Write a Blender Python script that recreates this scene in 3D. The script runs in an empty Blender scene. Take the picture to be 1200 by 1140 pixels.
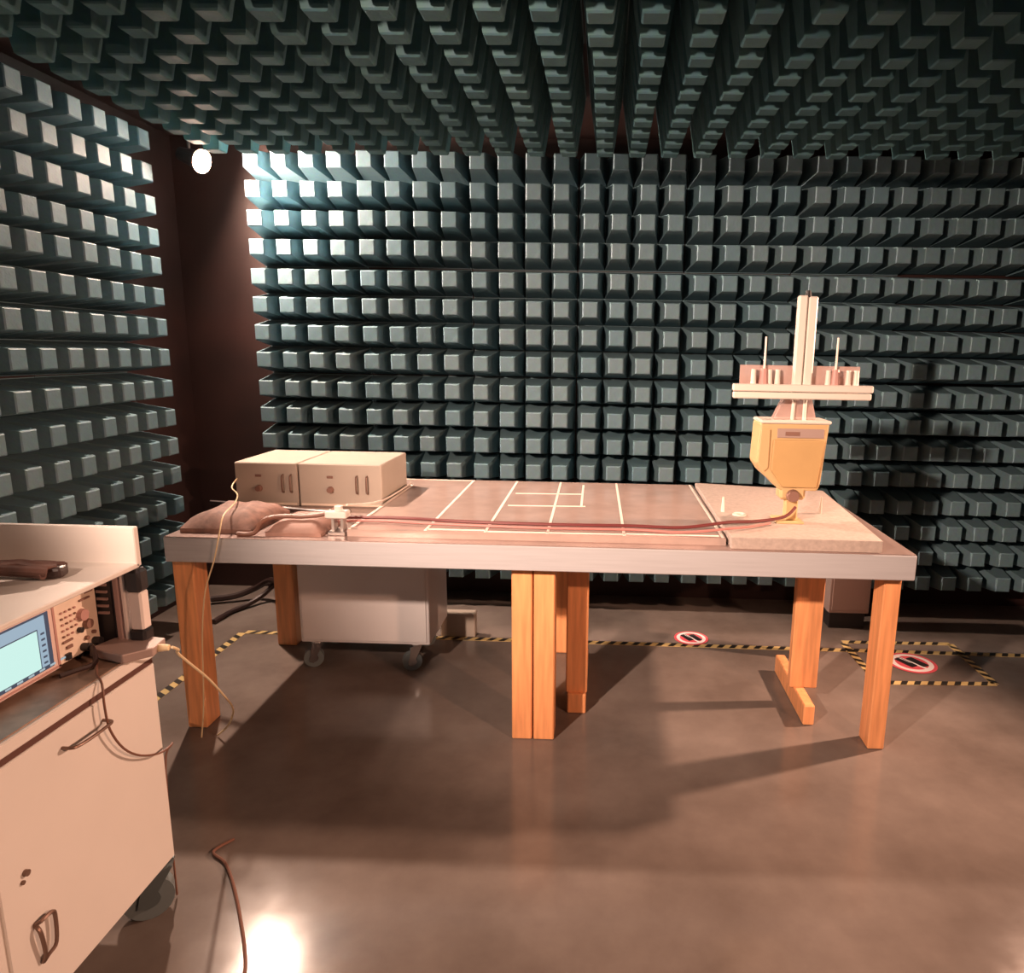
import bpy, bmesh, math, random
from mathutils import Vector, Matrix
random.seed(7)
S = 0.15            # one absorber pitch in metres; builders below work in pitches, floor at 0
CAMH = 10.0
C = bpy.context.scene.collection
sc = bpy.context.scene

# ------------------------------------------------------------------ camera
cam_d = bpy.data.cameras.new('camera'); cam = bpy.data.objects.new('camera', cam_d); C.objects.link(cam)
sc.camera = cam
F, PX, PY = 822.09, 684.89, 572.61
cam_d.sensor_fit = 'HORIZONTAL'; cam_d.sensor_width = 36.0
cam_d.lens = F / 1200 * 36.0
cam_d.shift_x = (600 - PX) / 1200
cam_d.shift_y = (PY - 570) / 1200
cam_d.clip_start = 0.02
pit, yaw, rol = 0.1954, -0.02696, 0.01738
cy, sy = math.cos(yaw), math.sin(yaw)
fwd = Vector((sy * math.cos(pit), cy * math.cos(pit), -math.sin(pit)))
rt = Vector((cy, -sy, 0)); upv = rt.cross(fwd)
r2 = math.cos(rol) * rt + math.sin(rol) * upv
u2 = -math.sin(rol) * rt + math.cos(rol) * upv
cam.matrix_world = Matrix(((r2.x, u2.x, -fwd.x, 0), (r2.y, u2.y, -fwd.y, 0), (r2.z, u2.z, -fwd.z, CAMH * S), (0, 0, 0, 1)))

# ------------------------------------------------------------------ world, lamps, exposure
w = bpy.data.worlds.new('world'); sc.world = w; w.use_nodes = True
w.node_tree.nodes['Background'].inputs[0].default_value = (0.55, 0.75, 0.85, 1)
w.node_tree.nodes['Background'].inputs[1].default_value = 0.04
sc.view_settings.view_transform = 'Standard'; sc.view_settings.look = 'None'
sc.view_settings.gamma = 1.0; sc.view_settings.exposure = 0.0
sc.view_settings.use_curve_mapping = False
WARM = (1.0, 0.52, 0.33)
def lamp(name, pos, watts, col, radius=0.035, aim=None, cone=110):
    d = bpy.data.lights.new(name, 'SPOT' if aim else 'POINT')
    d.energy = watts; d.color = col; d.shadow_soft_size = radius
    o = bpy.data.objects.new(name, d); C.objects.link(o)
    o.location = Vector(pos) * S
    if aim:
        d.spot_size = math.radians(cone); d.spot_blend = 1.0
        o.rotation_euler = (Vector(aim) - Vector(pos)).to_track_quat('-Z', 'Y').to_euler()
    return o
LAMP_C = Vector((-13.75, 24.9, 16.0))        # the lamp in view, its lens is built below
lamp('corner_lamp_front_right', (15.5, 0.5, 13.4), 262, WARM, 0.04, aim=(-4, 12.5, 1), cone=88)
lamp('corner_lamp_front_left', (-10, -0.5, 14.8), 960, (1.0, 0.68, 0.52), 0.05, aim=(4.5, 26, 5.0), cone=58)
lamp('side_lamp_right', (16.0, 20.2, 11.7), 420, (1.0, 0.60, 0.42), 0.04, aim=(0, 14, 2), cone=100)
LENS_STRENGTH = 7500.0

# ------------------------------------------------------------------ materials
def nodes(m):
    m.use_nodes = True; nt = m.node_tree; return nt, nt.nodes['Principled BSDF']
def mat(name, col, rough=0.5, metal=0.0, noise=0.0, scale=20.0, bump=0.0, spec=0.5, stretch=None, coat=0.0, alpha=1.0, trans=0.0):
    m = bpy.data.materials.new(name); nt, b = nodes(m)
    b.inputs['Base Color'].default_value = (*col, 1)
    b.inputs['Roughness'].default_value = rough; b.inputs['Metallic'].default_value = metal
    b.inputs['Specular IOR Level'].default_value = spec
    b.inputs['Coat Weight'].default_value = coat
    b.inputs['Transmission Weight'].default_value = trans
    b.inputs['Alpha'].default_value = alpha
    if noise or bump:
        tc = nt.nodes.new('ShaderNodeTexCoord'); mp = nt.nodes.new('ShaderNodeMapping')
        if stretch: mp.inputs['Scale'].default_value = stretch
        nz = nt.nodes.new('ShaderNodeTexNoise'); nz.inputs['Scale'].default_value = scale; nz.inputs['Detail'].default_value = 5
        nt.links.new(tc.outputs['Object'], mp.inputs[0]); nt.links.new(mp.outputs[0], nz.inputs[0])
        if noise:
            cr = nt.nodes.new('ShaderNodeValToRGB')
            cr.color_ramp.elements[0].position = 0.3; cr.color_ramp.elements[1].position = 0.7
            cr.color_ramp.elements[0].color = (*[c * (1 - noise) for c in col], 1)
            cr.color_ramp.elements[1].color = (*[min(1, c * (1 + noise)) for c in col], 1)
            nt.links.new(nz.outputs[0], cr.inputs[0]); nt.links.new(cr.outputs[0], b.inputs['Base Color'])
        if bump:
            bp = nt.nodes.new('ShaderNodeBump'); bp.inputs['Strength'].default_value = bump; bp.inputs['Distance'].default_value = 0.004
            nt.links.new(nz.outputs[0], bp.inputs['Height']); nt.links.new(bp.outputs[0], b.inputs['Normal'])
    return m
def emit(name, col, strength):
    m = bpy.data.materials.new(name); nt, b = nodes(m)
    b.inputs['Base Color'].default_value = (0, 0, 0, 1)
    b.inputs['Emission Color'].default_value = (*col, 1); b.inputs['Emission Strength'].default_value = strength
    return m
M = {}
# painted foam: blue green with a slight difference from piece to piece
def foam(name, a, b_):
    m = bpy.data.materials.new(name); nt, b = nodes(m)
    oi = nt.nodes.new('ShaderNodeObjectInfo'); cr = nt.nodes.new('ShaderNodeValToRGB')
    cr.color_ramp.elements[0].color = (*a, 1); cr.color_ramp.elements[1].color = (*b_, 1)
    nt.links.new(oi.outputs['Random'], cr.inputs[0])
    tc = nt.nodes.new('ShaderNodeTexCoord'); nz = nt.nodes.new('ShaderNodeTexNoise')
    nz.inputs['Scale'].default_value = 45; nz.inputs['Detail'].default_value = 6
    nt.links.new(tc.outputs['Object'], nz.inputs[0])
    mx = nt.nodes.new('ShaderNodeMix'); mx.data_type = 'RGBA'; mx.blend_type = 'MULTIPLY'; mx.inputs[0].default_value = 0.35
    nt.links.new(cr.outputs[0], mx.inputs[6]); nt.links.new(nz.outputs[1], mx.inputs[7])
    nt.links.new(mx.outputs[2], b.inputs['Base Color'])
    bp = nt.nodes.new('ShaderNodeBump'); bp.inputs['Strength'].default_value = 0.4; bp.inputs['Distance'].default_value = 0.004
    nt.links.new(nz.outputs[0], bp.inputs['Height']); nt.links.new(bp.outputs[0], b.inputs['Normal'])
    b.inputs['Roughness'].default_value = 0.6; b.inputs['Specular IOR Level'].default_value = 0.35
    return m
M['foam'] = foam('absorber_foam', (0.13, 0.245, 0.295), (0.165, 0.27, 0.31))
M['foam_cool_lit'] = foam('ceiling_foam_cool_lit', (0.075, 0.19, 0.225), (0.10, 0.225, 0.25))  # same foam, tinted teal and darkened: cool ceiling light put into the colour
M['backing'] = mat('brown_backing', (0.026, 0.009, 0.0075), 0.6, noise=0.3, scale=3)
M['wood'] = mat('orange_wood', (0.88, 0.385, 0.165), 0.42, noise=0.18, scale=9, bump=0.1, stretch=(6, 6, 0.5), coat=0.15)
M['apron'] = mat('brushed_apron', (0.50, 0.51, 0.54), 0.42, metal=0.15, noise=0.05, scale=14, stretch=(0.3, 3, 8))
M['plane'] = mat('copper_sheet', (0.48, 0.37, 0.34), 0.25, metal=0.5, noise=0.12, scale=6, stretch=(1, 0.4, 1))
M['clear'] = mat('clear_sheet', (0.42, 0.32, 0.285), 0.14, noise=0.1, scale=9, spec=0.7)
M['clearside'] = mat('sheet_side', (0.60, 0.45, 0.40), 0.3, noise=0.15, scale=8)
M['tapewhite'] = mat('pale_tape', (0.90, 0.78, 0.70), 0.5)
M['slab'] = mat('pale_slab', (0.44, 0.37, 0.33), 0.6, noise=0.12, scale=60, bump=0.3)
M['white'] = mat('white_laminate', (0.74, 0.70, 0.66), 0.45, noise=0.03, scale=4)
M['cabinet'] = mat('grey_white_paint', (0.66, 0.65, 0.66), 0.45, noise=0.03, scale=4)
M['case'] = mat('cream_case', (0.46, 0.40, 0.34), 0.5, noise=0.04, scale=5)
M['counter'] = mat('brown_counter', (0.30, 0.20, 0.15), 0.4, noise=0.25, scale=25)
M['seam'] = mat('dark_seam', (0.10, 0.04, 0.03), 0.7)
M['steel'] = mat('brushed_steel', (0.55, 0.52, 0.50), 0.35, metal=0.9)
M['caster_fork'] = mat('caster_fork', (0.16, 0.20, 0.21), 0.4, metal=0.5)
M['darkmetal'] = mat('bronze_handle', (0.22, 0.14, 0.11), 0.4, metal=0.5)
M['chrome'] = mat('chrome', (0.8, 0.8, 0.8), 0.15, metal=1.0)
M['black'] = mat('black_plastic', (0.018, 0.016, 0.018), 0.45)
M['rubber'] = mat('black_rubber', (0.02, 0.02, 0.022), 0.6)
M['greyrubber'] = mat('grey_wheel', (0.17, 0.21, 0.22), 0.5)
M['bluegrey'] = mat('blue_grey_fork', (0.30, 0.38, 0.40), 0.35, metal=0.6)
M['panel'] = mat('beige_panel', (0.80, 0.66, 0.54), 0.5, noise=0.05, scale=30)
M['bezel'] = mat('rose_bezel', (0.50, 0.28, 0.25), 0.45)
M['bezel2'] = mat('pale_bezel', (0.74, 0.58, 0.54), 0.45)
M['button'] = mat('brown_button', (0.24, 0.13, 0.10), 0.5)
M['screen'] = emit('screen_cyan', (0.62, 0.93, 0.86), 0.95)
M['screenbar'] = emit('screen_blue', (0.42, 0.58, 0.72), 0.75)
M['screendark'] = emit('screen_dark', (0.10, 0.13, 0.20), 0.5)
M['screentext'] = emit('screen_text', (0.55, 0.68, 0.74), 0.7)
M['yellow'] = mat('yellow_plastic', (0.54, 0.35, 0.15), 0.5, noise=0.05, scale=8)
M['yellow2'] = mat('pale_yellow_plastic', (0.60, 0.42, 0.21), 0.5)
M['cream'] = mat('cream_plastic', (0.76, 0.71, 0.64), 0.4)
M['acryl'] = mat('rose_acrylic', (0.70, 0.50, 0.45), 0.2, alpha=0.45)
M['pad'] = mat('brown_pad', (0.26, 0.15, 0.12), 0.75, noise=0.3, scale=25, bump=0.6)
M['pad2'] = mat('tan_pad', (0.36, 0.21, 0.17), 0.6, noise=0.2, scale=14, bump=0.2)
M['red'] = mat('red_cable', (0.15, 0.028, 0.028), 0.4)
M['pink'] = mat('pink_cable', (0.50, 0.20, 0.18), 0.4)
M['bcable'] = mat('black_cable', (0.035, 0.018, 0.016), 0.45)
M['brcable'] = mat('brown_cable', (0.20, 0.09, 0.06), 0.5)
M['ycable'] = mat('pale_yellow_cable', (0.85, 0.68, 0.42), 0.45)
M['floortape_y'] = mat('tape_yellow', (0.62, 0.47, 0.20), 0.5, noise=0.15, scale=30)
M['floortape_b'] = mat('tape_black', (0.02, 0.017, 0.015), 0.5)
M['signred'] = mat('sign_red', (0.72, 0.10, 0.13), 0.5)
M['signwhite'] = mat('sign_white', (0.9, 0.85, 0.85), 0.5)
M['binder'] = mat('rose_grey_board', (0.36, 0.24, 0.22), 0.5)
M['binderwhite'] = mat('white_board', (0.82, 0.74, 0.70), 0.45)
M['greybox'] = mat('grey_rose_box', (0.44, 0.33, 0.30), 0.45, metal=0.2)
M['cloth'] = mat('brown_cloth', (0.10, 0.05, 0.04), 0.8, noise=0.4, scale=16, bump=0.8)
# sealed concrete floor: dark brown, mottled, with a broad sheen
fm = bpy.data.materials.new('sealed_concrete'); nt, b = nodes(fm)
tc = nt.nodes.new('ShaderNodeTexCoord')
n1 = nt.nodes.new('ShaderNodeTexNoise'); n1.inputs['Scale'].default_value = 2.2; n1.inputs['Detail'].default_value = 8; n1.inputs['Roughness'].default_value = 0.6
n2 = nt.nodes.new('ShaderNodeTexNoise'); n2.inputs['Scale'].default_value = 14; n2.inputs['Detail'].default_value = 6
cr = nt.nodes.new('ShaderNodeValToRGB')
cr.color_ramp.elements[0].position = 0.35; cr.color_ramp.elements[0].color = (0.150, 0.122, 0.107, 1)
cr.color_ramp.elements[1].position = 0.68; cr.color_ramp.elements[1].color = (0.240, 0.202, 0.180, 1)
nt.links.new(tc.outputs['Object'], n1.inputs[0]); nt.links.new(tc.outputs['Object'], n2.inputs[0]); nt.links.new(n1.outputs[0], cr.inputs[0])
nt.links.new(cr.outputs[0], b.inputs['Base Color'])
mr = nt.nodes.new('ShaderNodeMapRange'); mr.inputs[3].default_value = 0.11; mr.inputs[4].default_value = 0.20
nt.links.new(n2.outputs[0], mr.inputs[0]); nt.links.new(mr.outputs[0], b.inputs['Roughness'])
b.inputs['Specular IOR Level'].default_value = 0.30
bp = nt.nodes.new('ShaderNodeBump'); bp.inputs['Strength'].default_value = 0.06; bp.inputs['Distance'].default_value = 0.003
nt.links.new(n2.outputs[0], bp.inputs['Height']); nt.links.new(bp.outputs[0], b.inputs['Normal'])
M['floor'] = fm

# ------------------------------------------------------------------ mesh helpers (pitches in, metres out)
class MB:
    def __init__(s): s.bm = bmesh.new()
    def _xf(s, vs, rotz, c):
        if rotz:
            bmesh.ops.rotate(s.bm, verts=vs, cent=Vector(c) * S, matrix=Matrix.Rotation(rotz, 3, 'Z'))
    def box(s, x0, x1, y0, y1, z0, z1, bev=0.0, rotz=0, seg=1):
        r = bmesh.ops.create_cube(s.bm, size=1)
        vs = r['verts']
        bmesh.ops.scale(s.bm, vec=Vector((abs(x1 - x0), abs(y1 - y0), abs(z1 - z0))) * S, verts=vs)
        bmesh.ops.translate(s.bm, vec=Vector(((x0 + x1) / 2, (y0 + y1) / 2, (z0 + z1) / 2)) * S, verts=vs)
        if rotz: s._xf(vs, rotz, ((x0 + x1) / 2, (y0 + y1) / 2, 0))
        if bev:
            es = list({e for v in vs for e in v.link_edges})
            bmesh.ops.bevel(s.bm, geom=es, offset=bev * S, segments=seg, affect='EDGES', profile=0.5)
        return s
    def prism(s, pts, axis, a, b_, bev=0):
        """extrude outline pts along axis from a to b_; pts given in the other two axes in order xyz"""
        def P(p, t):
            if axis == 'x': return Vector((t, p[0], p[1])) * S
            if axis == 'y': return Vector((p[0], t, p[1])) * S
            return Vector((p[0], p[1], t)) * S
        A = [s.bm.verts.new(P(p, a)) for p in pts]; B = [s.bm.verts.new(P(p, b_)) for p in pts]
        n = len(pts)
        fs = [s.bm.faces.new(A), s.bm.faces.new(B[::-1])]
        for i in range(n): fs.append(s.bm.faces.new((A[(i + 1) % n], A[i], B[i], B[(i + 1) % n])))
        if bev:
            es = list({e for f in fs for e in f.edges})
            bmesh.ops.bevel(s.bm, geom=es, offset=bev * S, segments=2, affect='EDGES', profile=0.5)
        return s
    def hexa(s, lo, hi, z0, z1, bev=0):
        """frustum between quad lo (4 xy) at z0 and quad hi at z1"""
        A = [s.bm.verts.new(Vector((*p, z0)) * S) for p in lo]; B = [s.bm.verts.new(Vector((*p, z1)) * S) for p in hi]
        fs = [s.bm.faces.new(A[::-1]), s.bm.faces.new(B)]
        for i in range(4): fs.append(s.bm.faces.new((A[i], A[(i + 1) % 4], B[(i + 1) % 4], B[i])))
        if bev: bmesh.ops.bevel(s.bm, geom=list({e for f in fs for e in f.edges}), offset=bev * S, segments=2, affect='EDGES', profile=0.5)
        return s
    def cyl(s, p0, p1, r0, r1=None, n=16):
        p0, p1 = Vector(p0) * S, Vector(p1) * S; r1 = r0 if r1 is None else r1
        d = p1 - p0; q = d.to_track_quat('Z', 'Y').to_matrix()
        R0 = [s.bm.verts.new(p0 + q @ Vector((math.cos(t) * r0 * S, math.sin(t) * r0 * S, 0))) for t in [2 * math.pi * i / n for i in range(n)]]
        R1 = [s.bm.verts.new(p1 + q @ Vector((math.cos(t) * r1 * S, math.sin(t) * r1 * S, 0))) for t in [2 * math.pi * i / n for i in range(n)]]
        s.bm.faces.new(R0[::-1]); s.bm.faces.new(R1)
        for i in range(n): s.bm.faces.new((R0[i], R0[(i + 1) % n], R1[(i + 1) % n], R1[i]))
        return s
    def tube(s, pts, r, n=8, sub=4):
        P = [Vector(p) * S for p in pts]; Q = []
        for i in range(len(P) - 1):
            a = P[max(i - 1, 0)]; b0 = P[i]; c = P[i + 1]; d = P[min(i + 2, len(P) - 1)]
            for k in range(sub):
                t = k / sub
                Q.append(0.5 * ((2 * b0) + (-a + c) * t + (2 * a - 5 * b0 + 4 * c - d) * t * t + (-a + 3 * b0 - 3 * c + d) * t ** 3))
        Q.append(P[-1]); prev = None; nrm = Vector((0, 0, 1))
        for i, p in enumerate(Q):
            tdir = (Q[min(i + 1, len(Q) - 1)] - Q[max(i - 1, 0)]).normalized()
            a = nrm - tdir * nrm.dot(tdir)
            if a.length < 1e-4: a = Vector((1, 0, 0)) - tdir * tdir.x
            a.normalize(); nrm = a; c = tdir.cross(a)
            ring = [s.bm.verts.new(p + (a * math.cos(2 * math.pi * j / n) + c * math.sin(2 * math.pi * j / n)) * r * S) for j in range(n)]
            if prev:
                for j in range(n): s.bm.faces.new((prev[j], prev[(j + 1) % n], ring[(j + 1) % n], ring[j]))
            else: s.bm.faces.new(ring[::-1])
            prev = ring
        s.bm.faces.new(prev)
        return s
    def build(s, name, m, parent=None, smooth=False, loc=None):
        me = bpy.data.meshes.new(name)
        bmesh.ops.recalc_face_normals(s.bm, faces=s.bm.faces)
        if loc is not None: bmesh.ops.translate(s.bm, vec=-Vector(loc) * S, verts=s.bm.verts)
        s.bm.to_mesh(me); s.bm.free()
        me.materials.append(m)
        if smooth:
            for p in me.polygons: p.use_smooth = True
            me.set_sharp_from_angle(angle=math.radians(40))
        o = bpy.data.objects.new(name, me); C.objects.link(o)
        if loc is not None: o.location = Vector(loc) * S
        if parent: 
            o.parent = parent
            if loc is None: o.location = -world_loc(parent)
            else: o.location = Vector(loc) * S - world_loc(parent)
        return o
WL = {}
def world_loc(o):
    v = Vector((0, 0, 0))
    while o is not None: v += o.location; o = o.parent
    return v
def thing(name, loc, label, cat, group=None):
    o = bpy.data.objects.new(name, None); C.objects.link(o); o.location = Vector(loc) * S
    o.empty_display_size = 0.05
    return tag(o, label, cat, group)
def tag(o, label=None, cat=None, group=None, kind=None):
    if label: o['label'] = label
    if cat: o['category'] = cat
    if group: o['group'] = group
    if kind: o['kind'] = kind
    return o
def struct(o): o['kind'] = 'structure'; return o

# ------------------------------------------------------------------ the room
L = 1.7                    # length of an absorber
BW_Y, LW_X, CE_Z = 26.1, -14.8, 15.91
XR, YN = 21.5, -5.0
floor = struct(MB().box(LW_X - L - 1, XR, YN, BW_Y + L + 1, -0.6, 0).build('floor', M['floor']))
tag(floor, 'glossy brown sealed concrete floor')
wall_back = struct(MB().box(LW_X - L - 1, XR, BW_Y + L, BW_Y + L + 0.9, 0, CE_Z + L).build('wall_back', M['backing']))
wall_left = struct(MB().box(LW_X - L - 1, LW_X - L, YN, BW_Y + L, 0, CE_Z + L).build('wall_left', M['backing']))
wall_right = struct(MB().box(XR - 0.9, XR, YN, BW_Y + L, 0, CE_Z + L).build('wall_right', M['backing']))
ceiling = struct(MB().box(LW_X - L - 1, XR, YN, BW_Y + L + 0.9, CE_Z + L, CE_Z + L + 0.8).build('ceiling', M['backing']))

def pyr_mesh(name, tip, m='foam'):
    bm = bmesh.new(); h = 0.475; base = 0.12
    rings = []
    for (hw, z) in ((h, 0), (h, base), (tip / 2 + 0.012, L - 0.03), (tip / 2 - 0.02, L)):
        rings.append([bm.verts.new(Vector((x * hw, y * hw, z)) * S) for x, y in ((-1, -1), (1, -1), (1, 1), (-1, 1))])
    for a, b_ in zip(rings, rings[1:]):
        for i in range(4): bm.faces.new((a[i], a[(i + 1) % 4], b_[(i + 1) % 4], b_[i]))
    bm.faces.new(rings[-1])
    me = bpy.data.meshes.new(name); bm.to_mesh(me); bm.free(); me.materials.append(M[m]); return me
PW, PC = pyr_mesh('wall_pyramid', 0.52), pyr_mesh('ceiling_pyramid', 0.46, 'foam_cool_lit')
TW = MB().box(-1.98, 1.98, -1.98, 1.98, 0, 0.1).build('absorber_tile', M['foam']); TMESH = TW.data
bpy.data.objects.remove(TW)
loose = {}
def tile(parent, me, centre, rot, singly, jit=0.02):
    """a 4 x 4 absorber tile; centre = middle of its back on the wall, rot = matrix turning +Z to the room"""
    c = Vector(centre) + rot @ Vector((random.uniform(-jit, jit), random.uniform(-jit, jit), 0))
    tilt = Matrix.Rotation(random.uniform(-0.006, 0.006), 3, 'Z')
    R3 = rot @ tilt
    if singly:
        t = bpy.data.objects.new('absorber_tile', TMESH); C.objects.link(t)
        t.matrix_world = Matrix.Translation(c * S) @ R3.to_4x4()
        t.parent = parent
        for i in range(4):
            for j in range(4):
                p = bpy.data.objects.new('pyramid', me); C.objects.link(p)
                p.parent = t
                p.location = Vector(((i - 1.5) * 0.985, (j - 1.5) * 0.985, 0.1)) * S
    else:
        lst = loose.setdefault(parent.name, (parent, me, []))[2]
        for i in range(4):
            for j in range(4):
                lst.append((c + R3 @ Vector(((i - 1.5) * 0.985, (j - 1.5) * 0.985, 0.0)), R3))
# back wall: +Z of the tile turned to -Y
RB = Matrix(((1, 0, 0), (0, 0, -1), (0, 1, 0)))
for a in range(-1, 9):
    x = -10.64 + 4 * a
    if a < 0: continue
    for b_ in range(4):
        z = 16.42 - 1.5 - 4 * b_
        if x > XR - 2: continue
        tile(wall_back, PW, (x - 0.5 * 0 - 0.5 + 0.0, BW_Y + L + 0.0, z), RB, a < 6 and b_ < 3)
# left wall: +Z turned to +X
RL = Matrix(((0, 0, 1), (1, 0, 0), (0, 1, 0)))
for a in range(5):
    for b_ in range(4):
        tile(wall_left, PW, (LW_X - L, 23.43 - 1.5 - 4 * a, 16.5 - 1.5 - 4 * b_ - (0.2 if b_ == 0 else 0)), RL, a < 2)
# ceiling: +Z turned down
RC = Matrix(((1, 0, 0), (0, -1, 0), (0, 0, -1)))
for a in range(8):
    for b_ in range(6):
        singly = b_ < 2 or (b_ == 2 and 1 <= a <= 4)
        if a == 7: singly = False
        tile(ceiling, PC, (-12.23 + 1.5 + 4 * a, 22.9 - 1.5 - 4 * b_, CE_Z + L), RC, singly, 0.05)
for nm, (par, me, lst) in loose.items():
    bm = bmesh.new()
    for c, R3 in lst:
        bm2 = len(bm.verts); bm.from_mesh(me); bm.verts.ensure_lookup_table()
        mt = Matrix.Translation(c * S) @ R3.to_4x4()
        for v in bm.verts[bm2:]: v.co = mt @ v.co
    m2 = bpy.data.meshes.new('absorber_pyramids'); bm.to_mesh(m2); bm.free(); m2.materials.append(me.materials[0])
    o = bpy.data.objects.new('absorber_pyramids', m2); C.objects.link(o); o.parent = par; o['kind'] = 'stuff'

# ------------------------------------------------------------------ the corner lamp in view
d = Vector((0.93, -0.18, -0.32)).normalized()
M['glow'] = emit('added_rim_glow', (1.0, 0.45, 0.28), 90)  # added ring glow, warms the corner walls that the lens misses
t = thing('corner_floodlight', LAMP_C - d * 0.5, 'small glowing floodlight high in the dark brown back left corner', 'lamp')
MB().cyl(LAMP_C - d * 0.85, LAMP_C - d * 0.02, 0.22, 0.34, 24).build('housing', M['black'], t)
MB().cyl(LAMP_C - d * 0.03, LAMP_C + d * 0.05, 0.37, 0.37, 24).build('glow_ring', M['glow'], t)
M['lens'] = emit('lamp_lens', (1.0, 0.70, 0.54), LENS_STRENGTH)
MB().cyl(LAMP_C + d * 0.051, LAMP_C + d * 0.10, 0.29, 0.25, 24).build('lens', M['lens'], t)
mb = MB(); q = LAMP_C - d * 0.5
mb.tube([q, q + Vector((0, 0, 0.5)), (q.x, q.y, CE_Z + L)], 0.06, 8)
mb.build('bracket', M['black'], t, True)

# ------------------------------------------------------------------ workbench
TX0, TX1, TY0, TY1, TZ, TB = -10.75, 7.52, 16.3, 23.6, 5.32, 4.70
t = thing('workbench', (-1.6, 20, 0), 'long metal-edged workbench on orange wooden legs in the middle of the room', 'table')
tb = MB().box(TX0, TX1, TY0, TY1, TB, TZ, 0.02).build('tabletop', M['apron'], t)
LEGS = [(-10.85, -10.32, 16.7, 17.35), (-2.23, -1.71, 16.65, 17.35), (-1.67, -1.14, 16.65, 17.35), (6.98, 7.40, 16.7, 17.35),
        (-10.9, -10.25, 22.0, 22.6), (-2.2, -1.6, 22.0, 22.6), (-1.5, -1.0, 22.0, 22.6), (6.8, 7.3, 22.0, 22.6)]
for x0, x1, y0, y1 in LEGS:
    MB().box(x0, x1, y0, y1, 0, TB, 0.03).build('leg', M['wood'], t)
# two posts standing on runners under the bench
for (x0, x1, fx0, fx1, y0, y1, py0, py1) in ((5.50, 6.28, 5.62, 5.92, 17.8, 21.1, 18.9, 19.2), (-0.92, -0.32, -0.87, -0.35, 18.05, 21.2, 18.2, 18.5)):
    p = MB().box(x0, x1, py0, py1, 0.55, TB, 0.03).build('post', M['wood'], t)
    MB().box(fx0, fx1, y0, y1, 0, 0.58, 0.03).build('runner', M['wood'], p)

# copper ground sheet, clear sheet with tape lines, pale slab
o = MB().box(TX0 + 0.02, TX1 - 0.02, TY0 + 0.03, TY1, TZ, TZ + 0.02).build('copper_sheet', M['plane'])
tag(o, 'thin shiny copper-toned sheet covering the bench top', 'sheet')
SZ = TZ + 0.02
t = thing('clear_sheet', (-2.2, 20, SZ), 'glossy clear sheet with pale tape lines lying on the bench', 'sheet')
MB().prism([(-6.35, 16.75), (3.05, 16.75), (3.05, 23.7), (-7.35, 23.7), (-7.35, 22.62), (-6.35, 22.62)], 'z', SZ, SZ + 0.18).build('sheet', M['clear'], t)
TT = SZ + 0.18
def strip(x0, y0, x1, y1, wd=0.07):
    a = Vector((x0, y0, 0)); b_ = Vector((x1, y1, 0)); n = (b_ - a).normalized(); k = Vector((-n.y, n.x, 0)) * wd / 2
    mb = MB(); mb.hexa([(a - k).xy, (b_ - k).xy, (b_ + k).xy, (a + k).xy], [(a - k).xy, (b_ - k).xy, (b_ + k).xy, (a + k).xy], TT, TT + 0.012)
    return mb.build('tape_strip', M['tapewhite'], t)
for a in [(-6.3, 16.8, -6.3, 22.6), (-7.3, 22.65, -7.3, 23.55), (-4.4, 16.8, -4.45, 23.65), (-2.9, 16.8, -2.95, 23.65), (-1.35, 16.8, -1.45, 23.65), (-0.62, 19.9, -0.66, 23.2), (0.55, 16.8, 0.45, 23.65), (2.98, 16.8, 2.95, 23.65),
          (-2.75, 21.6, -0.65, 21.7), (-2.75, 19.85, -0.5, 19.95), (-4.4, 16.95, -2.9, 16.95), (-2.85, 16.85, 0.6, 16.9), (-7.3, 23.6, -4.4, 23.6), (0.6, 16.95, 2.9, 16.95)]:
    strip(*a)
o = MB().hexa([(3.12, 16.45), (6.72, 16.4), (7.15, 22.6), (3.12, 23.5)], [(3.12, 16.45), (6.72, 16.4), (7.15, 22.6), (3.12, 23.5)], SZ, SZ + 0.30, 0.02).build('pale_slab', M['slab'])
tag(o, 'pale rough slab on the right end of the bench under the yellow stand', 'slab')

# ------------------------------------------------------------------ two cream boxes on the bench
BZ = TZ + 0.02
def cream_box(x0, x1, label, tip):
    y0, y1, h = 19.9, 22.5, 1.28
    t = thing('cream_case', ((x0 + x1) / 2, (y0 + y1) / 2, BZ), label, 'box', 'cream boxes on the bench')
    MB().box(x0, x1, y0, y1, BZ, BZ + h, 0.03).build('body', M['case'], t)
    cx = x0 + (x1 - x0) * 0.38
    MB().cyl((cx, y0, BZ + 0.52), (cx, y0 - 0.12, BZ + 0.52), 0.10, 0.08).build('knob', M['button'], t)
    MB().box(cx - 0.09, cx + 0.09, y0 - 0.04, y0, BZ + 0.86, BZ + 0.93, 0.01).build('switch', M['button'], t)
    for hx in (x1 - 0.42, x1 - 0.18) if tip else (x1 - 0.72, x1 - 0.42):
        MB().tube([(hx, y0, BZ + 0.42), (hx, y0 - 0.1, BZ + 0.46), (hx, y0 - 0.12, BZ + 0.68), (hx, y0 - 0.1, BZ + 0.9), (hx, y0, BZ + 0.94)], 0.025, 6).build('handle', M['darkmetal'], t, True)
    MB().box(x0 + 0.05, x1 - 0.05, y0 - 0.025, y0 + 0.01, BZ + 0.04, BZ + 0.10).build('seam', M['panel'], t)
    return t
cream_box(-10.78, -8.93, 'left one of the two cream boxes on the bench, at its rear left end', True)
cream_box(-8.89, -6.45, 'wider right one of the two cream boxes, next to the clear sheet', False)

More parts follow.
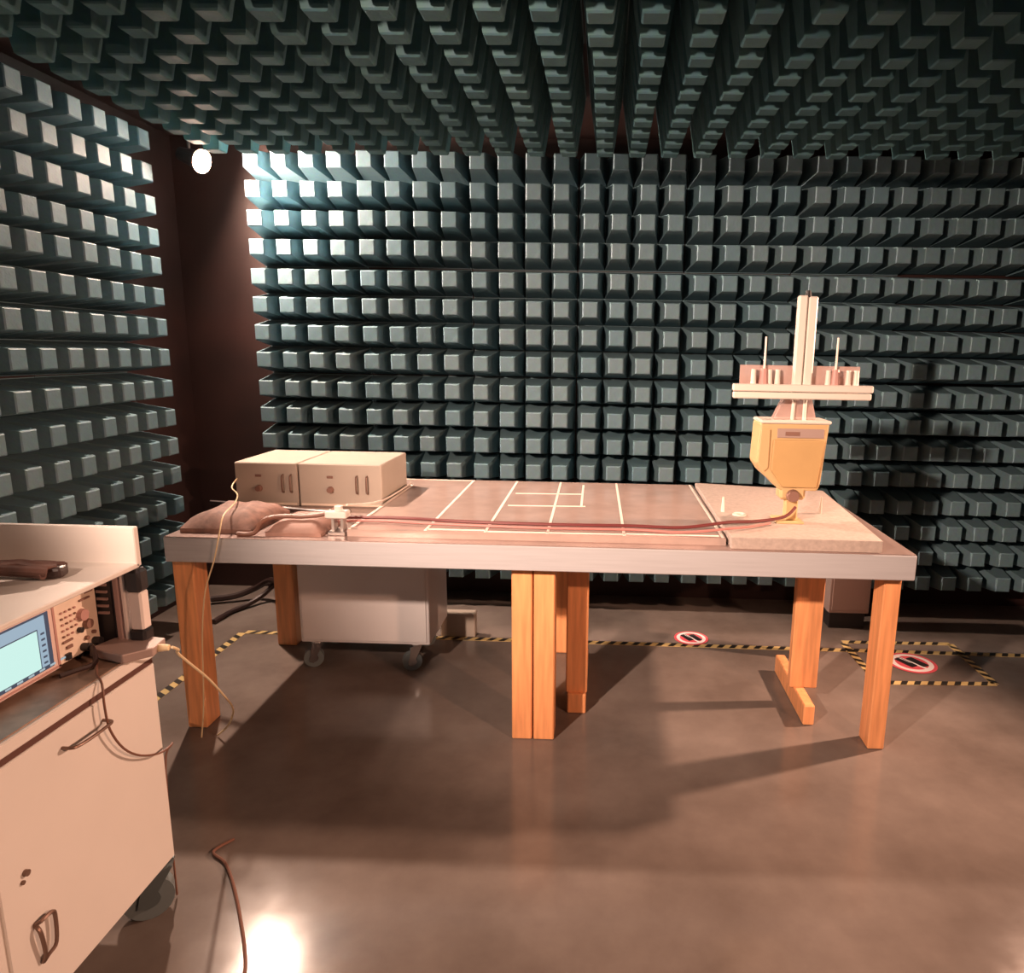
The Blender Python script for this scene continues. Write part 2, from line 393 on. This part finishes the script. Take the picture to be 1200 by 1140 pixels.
# pads, clamp
def pad(name, x0, x1, y0, y1, h, m, label, ripple):
    bm = bmesh.new(); nx, ny = 14, 8
    g = {}
    for i in range(nx + 1):
        for j in range(ny + 1):
            u, v = i / nx, j / ny
            e = (1 - (2 * u - 1) ** 6) * (1 - (2 * v - 1) ** 6)
            z = h * (0.25 + 0.75 * e) + ripple * math.sin(u * 17 + v * 5) * e + random.uniform(-ripple, ripple) * 0.4 * e
            g[i, j] = bm.verts.new(Vector((x0 + (x1 - x0) * u, y0 + (y1 - y0) * v, SZ + z)) * S)
    lo = {}
    for i in range(nx + 1):
        for j in range(ny + 1):
            if i in (0, nx) or j in (0, ny): lo[i, j] = bm.verts.new(Vector((x0 + (x1 - x0) * i / nx, y0 + (y1 - y0) * j / ny, SZ)) * S)
    for i in range(nx):
        for j in range(ny): bm.faces.new((g[i, j], g[i + 1, j], g[i + 1, j + 1], g[i, j + 1]))
    for i in range(nx):
        bm.faces.new((lo[i, 0], lo[i + 1, 0], g[i + 1, 0], g[i, 0])); bm.faces.new((g[i, ny], g[i + 1, ny], lo[i + 1, ny], lo[i, ny]))
    for j in range(ny):
        bm.faces.new((g[0, j], g[0, j + 1], lo[0, j + 1], lo[0, j])); bm.faces.new((lo[nx, j], lo[nx, j + 1], g[nx, j + 1], g[nx, j]))
    bm.faces.new([lo[i, 0] for i in range(nx, -1, -1)] + [lo[0, j] for j in range(1, ny + 1)] + [lo[i, ny] for i in range(1, nx + 1)] + [lo[nx, j] for j in range(ny - 1, 0, -1)])
    mb = MB(); mb.bm.free(); mb.bm = bm
    o = mb.build(name, m, None, True); tag(o, label, 'pad'); return o
pad('wrapped_pad', -10.55, -8.75, 16.7, 18.9, 0.46, M['pad'], 'dark brown wrapped pad on the front left corner of the bench', 0.035)
pad('flat_pad', -8.35, -6.95, 16.6, 18.3, 0.34, M['pad2'], 'smoother flat brown pad on the bench, second from the front left corner', 0.008)
t = thing('cable_clamp', (-6.6, 17.0, SZ), 'small white and steel clamp holding the cables on the front edge of the bench', 'clamp')
MB().box(-6.85, -6.4, 16.75, 17.2, SZ, SZ + 0.10, 0.02).build('foot', M['steel'], t)
MB().box(-6.78, -6.70, 16.85, 17.1, SZ + 0.1, SZ + 0.46, 0.01).box(-6.55, -6.47, 16.85, 17.1, SZ + 0.1, SZ + 0.46, 0.01).build('upright', M['steel'], t)
MB().box(-6.92, -6.38, 16.8, 17.15, SZ + 0.42, SZ + 0.60, 0.03).build('cap', M['white'], t)
MB().cyl((-6.62, 16.97, SZ + 0.6), (-6.62, 16.97, SZ + 0.72), 0.10).build('screw', M['white'], t)

# bench cables
def cable(name, pts, r, m, label, n=7):
    o = MB().tube(pts, r, n).build(name, m, None, True); tag(o, label, 'cable'); return o
z = TT + 0.085
cable('dark_red_cable', [(-6.9, 17.6, z), (-5.9, 17.7, z), (-5, 17.7, z), (-4.1, 17.55, z), (-3.2, 17.45, z), (-1.9, 17.4, z), (-.5, 17.4, z), (.75, 17.45, z), (2.05, 17.4, z), (3.2, 17.5, z + .14), (4.0, 17.7, z + .14), (4.7, 17.8, z + .25), (5.0, 17.9, 6.1)], 0.042, M['red'], 'dark red cable running along the bench to the yellow stand')
cable('pink_cable', [(-6.8, 17.2, z - .01), (-5.9, 17.4, z - .01), (-4.5, 17.25, z - .01), (-3.2, 17.15, z - .01), (-1.4, 17.05, z - .01), (.75, 17.1, z - .01), (2.0, 16.95, z - .01), (3.2, 16.95, z + .12), (3.75, 17.2, z + .12), (4.3, 17.6, z + .12)], 0.032, M['pink'], 'pinkish red cable in front of the dark red one on the bench')
cable('black_cable', [(-11.5, 19.8, TZ + .1), (-10.9, 19.6, SZ + .1), (-10.3, 19.4, SZ + .1), (-9.6, 19.2, SZ + .1), (-8.9, 19.15, SZ + .08), (-8.1, 18.85, SZ + .10), (-7.4, 18.7, SZ + .12), (-6.8, 18.15, SZ + .3)], 0.07, M['bcable'], 'black cable lying in front of the cream boxes')
cable('looped_brown_cable', [(-9.0, 16.5, SZ + .06), (-8.6, 16.55, SZ + .08), (-8.45, 16.75, SZ + .35), (-8.1, 16.95, SZ + .42), (-7.5, 17.0, SZ + .42), (-6.95, 17.05, SZ + .5), (-6.7, 17.1, SZ + .65)], 0.06, M['brcable'], 'brown cable curling over the flat brown pad into the clamp')
cable('hanging_pale_wire', [(-10.7, 19.87, 6.15), (-10.68, 19.5, 5.95), (-10.1, 18.7, 5.92), (-9.6, 17.6, 5.92), (-9.3, 16.5, 5.86), (-9.28, 16.2, 5.45), (-9.45, 16.18, 4.8), (-9.75, 16.2, 4.0), (-9.95, 16.25, 2.9), (-10.05, 16.25, 1.5), (-10.15, 16.3, 0.7), (-10.2, 16.2, 0.03)], 0.018, M['ycable'], 'thin pale wire hanging over the left front edge of the bench')
cable('diagonal_thin_rod', [(-6.28, 22.4, 5.62), (-6.33, 19.5, 5.66), (-6.55, 17.35, 6.0)], 0.025, M['tapewhite'], 'thin pale wire from the right cream box to the clamp')
t = thing('small_ring', (3.72, 18.7, SZ + .3), 'tiny pale ring lying on the slab left of the yellow stand', 'ring')
bmx = MB(); bmx.tube([(3.72 + .16 * math.cos(a), 18.7 + .16 * math.sin(a), SZ + .34) for a in [i * math.pi / 6 for i in range(13)]], 0.035, 6, 2); bmx.build('ring', M['cream'], t, True)
for (x, y, h, lb) in ((3.35, 19.2, .42, 'short pale peg standing on the slab left of the yellow stand'), (6.05, 19.2, .48, 'short pale peg standing on the slab right of the yellow stand')):
    o = MB().cyl((x, y, SZ + .3), (x, y, SZ + .3 + h), 0.05, 0.025, 8).build('peg', M['cream']); tag(o, lb, 'peg', 'pegs on the slab')

# ------------------------------------------------------------------ antenna stand
AZ = SZ + 0.30
AY = 18.0
t = thing('antenna_stand', (5.0, AY, AZ), 'yellow antenna head on a short stand with a pale cross on top', 'antenna')
MB().box(4.55, 5.25, AY - .1, AY + .7, AZ, AZ + 0.05, 0.01).build('foot', M['yellow2'], t)
MB().box(4.78, 5.12, AY + .1, AY + .35, AZ + .04, AZ + .75, 0.04).build('stem', M['yellow2'], t)
MB().box(4.60, 5.26, AY, AY + .5, AZ + .62, AZ + .98, 0.06).build('neck', M['yellow2'], t)
MB().cyl((4.92, AY - .02, AZ + .74), (4.92, AY - .16, AZ + .74), 0.17, 0.14).build('knob', M['button'], t)
# body: rounded box tapering to the neck
MB().prism([(3.97, 8.26), (3.93, 7.2), (4.1, 6.95), (4.4, 6.7), (4.6, 6.5), (5.56, 6.5), (5.62, 6.7), (5.74, 8.3)], 'y', AY, AY + 0.9, 0.06).build('body', M['yellow2'], t)
MB().prism([(4.32, 7.84), (4.30, 7.05), (4.62, 6.60), (5.5, 6.60), (5.64, 7.84)], 'y', AY - 0.08, AY + 0.02, 0.03).build('front_panel', M['yellow'], t)
MB().prism([(4.0, 8.1), (3.96, 7.24), (4.14, 7.0), (4.24, 7.1), (4.24, 8.1)], 'y', AY - 0.05, AY + 0.02, 0.02).build('side_cheek', M['yellow2'], t)
MB().box(4.42, 5.60, AY - .03, AY + .02, 7.88, 8.12, 0.01).build('label_strip', M['greybox'], t)
MB().box(4.62, 4.98, AY - .045, AY, 7.94, 8.04).build('marking', M['button'], t)
MB().box(3.98, 5.76, AY - .06, AY + .96, 8.24, 8.33, 0.03).build('lid', M['cream'], t)
MB().prism([(4.35, 8.33), (5.45, 8.33), (5.3, 8.9), (4.6, 8.9)], 'y', AY + .25, AY + .55, 0.02).build('rose_bracket', M['acryl'], t)
MB().cyl((4.82, AY + .2, 8.3), (4.84, AY + .2, 9.0), 0.05, n=10).cyl((5.12, AY + .2, 8.3), (5.12, AY + .2, 9.0), 0.05, n=10).build('pillar', M['cream'], t)
MB().box(4.70, 4.92, AY - .12, AY + .1, 8.85, 11.4, 0.03).build('mast', M['cream'], t)
MB().box(4.95, 5.17, AY - .10, AY + .12, 8.85, 11.38, 0.03).build('mast', M['cream'], t)
MB().box(4.91, 4.96, AY - .02, AY + .10, 8.85, 11.36).build('mast_web', M['slab'], t)
MB().cyl((4.94, AY, 11.36), (4.94, AY, 11.52), 0.09, 0.06, 10).build('mast_cap', M['black'], t)
MB().box(3.18, 6.64, AY - .30, AY - .10, 9.06, 9.24, 0.025).build('crossbar', M['cream'], t)
MB().box(3.20, 6.62, AY - .26, AY - .08, 8.88, 9.04, 0.025).build('crossbar', M['cream'], t)
MB().box(3.4, 6.4, AY + .1, AY + .14, 8.95, 9.7, 0.01).build('clear_plate', M['acryl'], t)
for px in (3.72, 4.12, 4.32, 5.58, 5.78, 6.08, 6.28):
    MB().cyl((px, AY - .02, 9.2), (px, AY - .02, 9.6), 0.075, 0.06, 10).build('peg', M['cream'], t)
for px in (3.98, 5.76):
    MB().cyl((px, AY, 9.2), (px, AY, 10.4), 0.032, 0.022, 8).build('rod', M['cream'], t)
MB().cyl((3.98, AY - .02, 9.2), (3.98, AY - .02, 9.62), 0.13, 0.09, 10).build('rod_socket', M['bezel'], t)
MB().cyl((5.76, AY - .02, 9.2), (5.76, AY - .02, 9.62), 0.13, 0.09, 10).build('rod_socket', M['bezel'], t)

# ------------------------------------------------------------------ casters
def caster(parent, x, y, ztop, r, mw, mf, rot=0.0):
    h = thing_part = bpy.data.objects.new('caster', MB().cyl((0, 0, 0), (0, 0, -0.06), r * 0.6, n=12).build('caster', mf).data)
    tmp = [o for o in C.objects if o.name.startswith('caster') and o.data == h.data and o is not h]
    for o in tmp: bpy.data.objects.remove(o)
    C.objects.link(h); h.parent = parent; h.location = Vector((x, y, ztop)) * S - world_loc(parent); h.rotation_euler.z = rot
    f = MB().prism([(-r * .5, -.05), (r * .6, -.05), (r * .95, -(ztop - r) - .1), (r * .55, -(ztop - r) - .15)], 'x', -r * .52, -r * .42).prism([(-r * .5, -.05), (r * .6, -.05), (r * .95, -(ztop - r) - .1), (r * .55, -(ztop - r) - .15)], 'x', r * .42, r * .52).build('fork', mf)
    f.parent = h
    MB().cyl((-r * .40, r * .5, -(ztop - r)), (r * .40, r * .5, -(ztop - r)), r * .45, n=14).build('hub', mf).parent = h
    wv = MB().cyl((-r * .36, r * .5, -(ztop - r)), (r * .36, r * .5, -(ztop - r)), r, n=20).build('wheel', mw, None, True); wv.parent = h
    return h

# ------------------------------------------------------------------ cabinet rolled under the bench
t = thing('rolling_cabinet', (-7.3, 21.5, 0), 'grey white cabinet on casters rolled under the left half of the bench', 'cabinet')
MB().box(-9.36, -5.30, 20.4, 22.9, 0.86, 4.3, 0.03).build('body', M['cabinet'], t)
MB().box(-9.28, -5.38, 20.36, 20.41, 0.95, 4.2, 0.015).build('door', M['cabinet'], t)
for cx, cy_ in ((-8.9, 20.6), (-5.75, 20.2 + .35), (-8.9, 22.4), (-5.75, 22.4)):
    caster(t, cx, cy_, 0.86, 0.30, M['greyrubber'], M['chrome'], 1.9)

# ------------------------------------------------------------------ foreground cart
CX, CFAR, CNEAR = -7.5, 10.85, 6.3
t = thing('equipment_cart', (-9.5, 8.6, 0), 'large white laminate cart with a raised shelf in the left foreground', 'cart')
MB().box(-12.3, CX - .04, CNEAR, CFAR, 1.0, 4.86, 0.02).build('body', M['white'], t)
MB().box(-12.35, CX, CNEAR - .03, CFAR + .02, 4.80, 5.0, 0.02).build('counter', M['white'], t)
MB().box(-12.2, CX - .06, CNEAR, CFAR - .03, 4.995, 5.02).build('counter_top_layer', M['counter'], t)  # thin brown layer over the white counter
dr = MB().box(CX - .05, CX, 7.47, CFAR - .04, 1.02, 4.70, 0.015).build('door', M['white'], t)
MB().tube([(CX, 8.72, 4.40), (CX + .16, 8.74, 4.40), (CX + .2, 8.95, 4.39), (CX + .2, 9.3, 4.38), (CX + .16, 9.5, 4.37), (CX, 9.53, 4.37)], 0.025, 8).build('handle', M['darkmetal'], dr, True)
MB().cyl((CX, 7.86, 3.12), (CX + .05, 7.86, 3.12), 0.045, n=10).cyl((CX, 7.80, 3.02), (CX + .03, 7.80, 3.02), 0.03, n=8).build('lock', M['darkmetal'], dr)
MB().tube([(CX, 7.88, 2.30), (CX + .08, 7.90, 2.34), (CX + .09, 8.06, 2.34), (CX + .09, 8.12, 2.24), (CX + .09, 8.08, 1.85), (CX + .08, 7.94, 1.78), (CX + .03, 7.90, 1.70), (CX + .08, 7.90, 1.85), (CX + .09, 7.86, 2.2), (CX, 7.88, 2.30)], 0.028, 6).build('latch', M['darkmetal'], dr, True)
dr = MB().box(CX - .05, CX, CNEAR + .03, 7.43, 1.02, 4.70, 0.015).build('door', M['white'], t)
MB().box(CX - .06, CX - .03, CNEAR + .02, CFAR - .03, 4.70, 4.80).build('shadow_gap', M['seam'], t)
# raised shelf
MB().box(-12.2, CX - .02, CNEAR, CFAR - .1, 6.40, 6.48, 0.015).build('shelf', M['white'], t)
MB().box(-12.2, CX - .02, CFAR - .16, CFAR - .04, 6.42, 7.08, 0.015).build('end_panel', M['white'], t)
MB().box(-12.2, -11.9, CNEAR, CFAR - .1, 5.0, 6.40, 0.01).build('shelf_back', M['white'], t)
MB().box(-12.2, CX - .3, CNEAR, CNEAR + .12, 5.0, 6.40, 0.01).build('shelf_support', M['white'], t)
for cx, cy_ in ((CX - .22, CFAR - .16), (-11.8, CFAR - .45), (CX - .4, CNEAR + .5), (-11.8, CNEAR + .5)):
    caster(t, cx, cy_, 1.0, 0.40, M['greyrubber'], M['caster_fork'], 2.15)

cart = t
# spectrum analyser
AX = -8.2
t = thing('signal_analyser', (-9.4, 9.1, 5.02), 'bench instrument with a bright cyan screen under the cart shelf', 'instrument')
Y0, Y1, Z0, Z1 = 7.0, 10.62, 5.12, 6.16
MB().box(-11.2, AX - .02, Y0, Y1, Z0, Z1, 0.04).build('case', M['panel'], t)
for fy in (Y0 + .3, Y1 - .4):
    MB().box(AX - .4, AX - .1, fy, fy + .3, 5.02, Z0, 0.02).build('foot', M['black'], t)
pn = MB().box(AX - .05, AX, 9.72, Y1 - .02, Z0 + .02, Z1 - .02, 0.015).build('control_panel', M['panel'], t)
fr = MB().box(AX - .05, AX + .02, Y0 + .02, 9.72, Z0, Z1 - .01, 0.015).build('screen_frame', M['bezel2'], t)
MB().box(AX + .02, AX + .03, 9.66, 9.70, Z0 + .02, Z1 - .03).box(AX + .02, AX + .03, Y0 + .05, 9.70, Z0 + .03, Z0 + .06).build('frame_line', M['bezel'], fr)
sd = MB().box(AX + .015, AX + .028, Y0 + .3, 9.58, Z0 + .10, Z1 - .08).build('display', M['screendark'], t)
MB().box(AX + .028, AX + .031, Y0 + .35, 9.50, Z0 + .76, Z0 + .93).build('display_bar', M['screenbar'], sd)
MB().box(AX + .028, AX + .031, 9.36, 9.50, Z0 + .16, Z0 + .76).build('display_menu', M['screenbar'], sd)
MB().box(AX + .028, AX + .032, Y0 + .35, 9.34, Z0 + .16, Z0 + .74).build('display_trace', M['screen'], sd)
for i in range(6):
    MB().box(AX + .031, AX + .033, 9.40, 9.47, Z0 + .20 + i * .09, Z0 + .23 + i * .09).build('menu_line', M['screendark'], sd)
for i in range(12):
    MB().box(AX + .028, AX + .031, Y0 + .5 + i * .2, Y0 + .6 + i * .2, Z0 + .115, Z0 + .145).build('caption', M['screentext'], sd)
def btn(y, z, w_=.035, h=.03, m='button', d_=.03): MB().box(AX, AX + d_, y, y + w_, z, z + h, 0.004).build('button', M[m], pn)
for i in range(4):
    for j in range(5):
        if (i, j) in ((3, 0),): continue
        btn(9.82 + i * .09, Z0 + .42 + j * .095, m='bezel' if (i + j) % 3 else 'button')
btn(9.80, Z0 + .33, .20, .035); btn(9.82, Z0 + .06, .09, .10, 'black', .05); btn(9.86, Z0 + .22, .12, .05)
btn(10.22, Z0 + .86, .22, .03); btn(10.35, Z0 + .95, .16, .03)
MB().cyl((AX, 10.24, Z0 + .64), (AX + .07, 10.24, Z0 + .64), 0.10, 0.09, 18).build('knob', M['bezel'], pn, True)
MB().cyl((AX, 10.33, Z0 + .46), (AX + .07, 10.33, Z0 + .46), 0.085, 0.075, 18).build('knob', M['button'], pn, True)
MB().cyl((AX, 10.16, Z0 + .42), (AX + .06, 10.16, Z0 + .42), 0.045, n=12).build('knob', M['black'], pn, True)
for yy in (10.2, 10.45): 
    MB().cyl((AX, yy, Z0 + .12), (AX + .12, yy, Z0 + .12), 0.065, n=12).build('connector', M['black'], pn, True)
MB().cyl((AX, 10.44, Z0 + .28), (AX + .05, 10.44, Z0 + .28), 0.03, n=10).cyl((AX, 10.28, Z0 + .24), (AX + .05, 10.28, Z0 + .24), 0.035, n=10).build('jack', M['button'], pn)

# black vented unit and the end posts of the cart
t2 = thing('vented_unit', (-8.5, 10.73, 5.02), 'black vented unit standing beside the instrument under the shelf', 'instrument')
MB().box(-9.4, -7.98, 10.66, 10.82, 5.02, 6.34, 0.01).build('case', M['black'], t2)
for i in range(5): MB().box(-8.22, -8.04, 10.63, 10.66, 5.62 + i * .12, 5.66 + i * .12).build('vent', M['binder'], t2)
MB().box(-7.93, -7.84, 10.62, 10.80, 5.02, 6.40, 0.015).build('upright', M['binder'], cart)
MB().box(-7.80, -7.73, 10.62, 10.80, 5.02, 6.40, 0.015).build('upright', M['binderwhite'], cart)
p = MB().box(-7.68, -7.46, 10.60, 10.82, 5.36, 6.02, 0.03).build('corner_post', M['binderwhite'], cart)
MB().box(-7.71, -7.44, 10.58, 10.84, 6.0, 6.40, 0.05).build('top_cap', M['black'], p)
MB().box(-7.71, -7.44, 10.58, 10.84, 5.0, 5.38, 0.04).build('bottom_cap', M['black'], p)

# grey box with cable on the counter corner
t = thing('adapter_box', (-7.75, 10.5, 5.02), 'flat rose grey box lying on the far front corner of the cart', 'box')
MB().prism([(-8.15, 10.25), (-7.46, 10.02), (-7.15, 10.32), (-7.2, 10.72), (-7.95, 10.88)], 'z', 5.05, 5.20, 0.02).build('case', M['greybox'], t)
MB().cyl((-7.2, 10.5, 5.12), (-7.02, 10.52, 5.12), 0.07, 0.05, 12).build('connector', M['ycable'], t)
cable('pale_yellow_cable', [(-6.98, 10.54, 5.12), (-7.02, 10.75, 4.98), (-7.2, 11.0, 4.80), (-7.45, 11.7, 4.27), (-7.88, 12.9, 3.38), (-8.26, 14.0, 2.46), (-8.68, 15.1, 1.50), (-9.16, 15.8, 0.78), (-9.48, 16.1, 0.38), (-9.83, 16.3, 0.05)], 0.024, M['ycable'], 'pale yellow cable arching off the cart down past the left bench leg')
cable('dark_hanging_cable', [(-7.85, 10.0, 5.06), (-7.6, 9.65, 5.06), (-7.42, 9.5, 4.98), (-7.36, 9.42, 4.66), (-7.36, 9.47, 4.25), (-7.36, 9.7, 3.8), (-7.36, 10.05, 3.46), (-7.36, 10.5, 3.22), (-7.36, 10.8, 3.18), (-7.45, 10.96, 3.1), (-7.62, 10.98, 2.6), (-7.66, 10.98, 0.05)], 0.018, M['brcable'], 'thin dark cable looping down the white cart door')
cable('short_black_lead', [(-8.06, 10.2, 5.24), (-7.95, 10.1, 5.2), (-7.85, 9.95, 5.08), (-7.95, 9.7, 5.08), (-8.05, 9.5, 5.08)], 0.04, M['bcable'], 'short black lead plugged into the instrument front')
# crumpled strap on the shelf
t = thing('coiled_strap', (-8.9, 9.9, 6.48), 'crumpled dark brown strap bundle lying on the cart shelf', 'strap')
random.seed(3)
for k in range(7):
    pts = []
    for i in range(9):
        u = i / 8
        pts.append((-9.9 + 1.65 * u + random.uniform(-.05, .05), 9.15 + .62 * u + 0.12 * (k % 4) + random.uniform(-.05, .05), 6.56 + .05 * (k // 4) + 0.10 * math.sin(u * math.pi) + random.uniform(0, .03)))
    MB().tube(pts, 0.075, 8).build('strand', M['cloth'], t, True)
MB().box(-8.5, -8.12, 9.78, 10.05, 6.49, 6.66, 0.05, 0.3, 2).build('buckle', M['bcable'], t)

# ------------------------------------------------------------------ floor items
t = thing('filter_box', (9.1, 25.2, 0), 'rose grey metal box standing by the back wall behind the right bench leg', 'box')
MB().box(8.42, 9.9, 24.8, 25.6, 0.62, 3.3, 0.03).build('case', M['greybox'], t)
MB().box(8.5, 9.8, 24.9, 25.6, 0.0, 0.62, 0.02).build('base', M['black'], t)
MB().box(8.52, 9.8, 24.77, 24.81, 0.75, 3.2, 0.01).build('cover', M['greybox'], t)
o = MB().box(-5.6, -4.38, 23.1, 23.5, 0, 0.88, 0.03).build('pale_floor_box', M['case']); tag(o, 'pale low box on the floor behind the rolling cabinet', 'box')
cable('floor_cable', [(-7.4, 12.5, .04), (-7.62, 12.12, .04), (-7.25, 11.85, .04), (-6.9, 11.45, .04), (-6.5, 10.9, .04), (-6.2, 10.45, .04), (-5.85, 9.9, .04), (-5.6, 9.4, .04), (-5.4, 8.6, .04), (-5.3, 7.2, .04)], 0.03, M['brcable'], 'thin brown cable bending across the floor in the foreground')
cable('black_hose', [(-15.2, 25.6, .2), (-14.4, 25.9, .25), (-13.7, 26.2, .5), (-13.0, 26.0, .9), (-12.3, 25.4, .9), (-11.6, 24.6, .5)], 0.12, M['bcable'], 'thick black hose on the floor by the back left corner')
cable('black_floor_cable', [(-14.0, 23.6, .1), (-13.9, 24.6, .1), (-13.6, 25.3, .15), (-13.2, 25.9, .4), (-12.6, 26.3, 1.1), (-12.2, 26.4, 2.0)], 0.10, M['bcable'], 'black cable bending along the floor near the left rear bench leg')
def hazard(pts, wd, label):
    t = thing('hazard_tape', (pts[0][0], pts[0][1], 0), label, 'tape', 'yellow and black floor tape')
    for (x0, y0), (x1, y1) in zip(pts, pts[1:]):
        a = Vector((x0, y0)); b_ = Vector((x1, y1)); ln = (b_ - a).length; n = (b_ - a) / ln; k = Vector((-n.y, n.x)) * wd / 2
        MB().hexa([a - k, b_ - k, b_ + k, a + k], [a - k, b_ - k, b_ + k, a + k], 0.002, 0.012).build('tape_strip', M['floortape_y'], t)
        s_ = 0.15; mb = MB(); st = 0.42
        while s_ + .30 < ln:
            p = a + n * s_; q = a + n * (s_ + 0.20); sh = n * 0.16
            quad = [p - k, q - k, q + k + sh, p + k + sh]
            mb.hexa(quad, quad, 0.012, 0.016); s_ += st
        mb.build('black_stripes', M['floortape_b'], t)
hazard([(-12.65, 17.6), (-12.6, 22.9)], 0.26, 'hazard tape along the left side of the bench, running towards the back wall')
hazard([(-12.5, 23.0), (16.5, 22.85)], 0.26, 'long hazard tape line along the floor behind the bench')
hazard([(8.6, 23.6), (12.4, 23.68), (12.35, 20.65), (8.7, 20.5), (8.6, 23.5)], 0.24, 'hazard tape square around the round red sign right of the bench')
def sign(x, y, r, label):
    t = thing('floor_sign', (x, y, 0), label, 'sign', 'round floor signs')
    def disc(R, z0, z1, m, nm): MB().cyl((x, y, z0), (x, y, z1), R, n=40).build(nm, m, t)
    disc(r, 0.016, 0.020, M['signred'], 'disc'); disc(r * .86, 0.020, 0.022, M['signwhite'], 'ring'); disc(r * .66, 0.022, 0.024, M['signred'], 'inner_disc')
    MB().box(x - r * .42, x - r * .08, y - r * .45, y + r * .45, .024, .027, .02, .5).box(x + r * .08, x + r * .42, y - r * .4, y + r * .5, .024, .027, .02, .5).build('footprint', M['black'], t)
    MB().box(x - r * .07, x + r * .07, y - r * .66, y + r * .66, .027, .030, 0, .6).build('bar', M['signwhite'], t)
sign(3.25, 23.55, 0.60, 'round red and white floor sign on the tape line behind the bench')
sign(10.35, 22.0, 0.78, 'round red and white floor sign inside the tape square at the right')
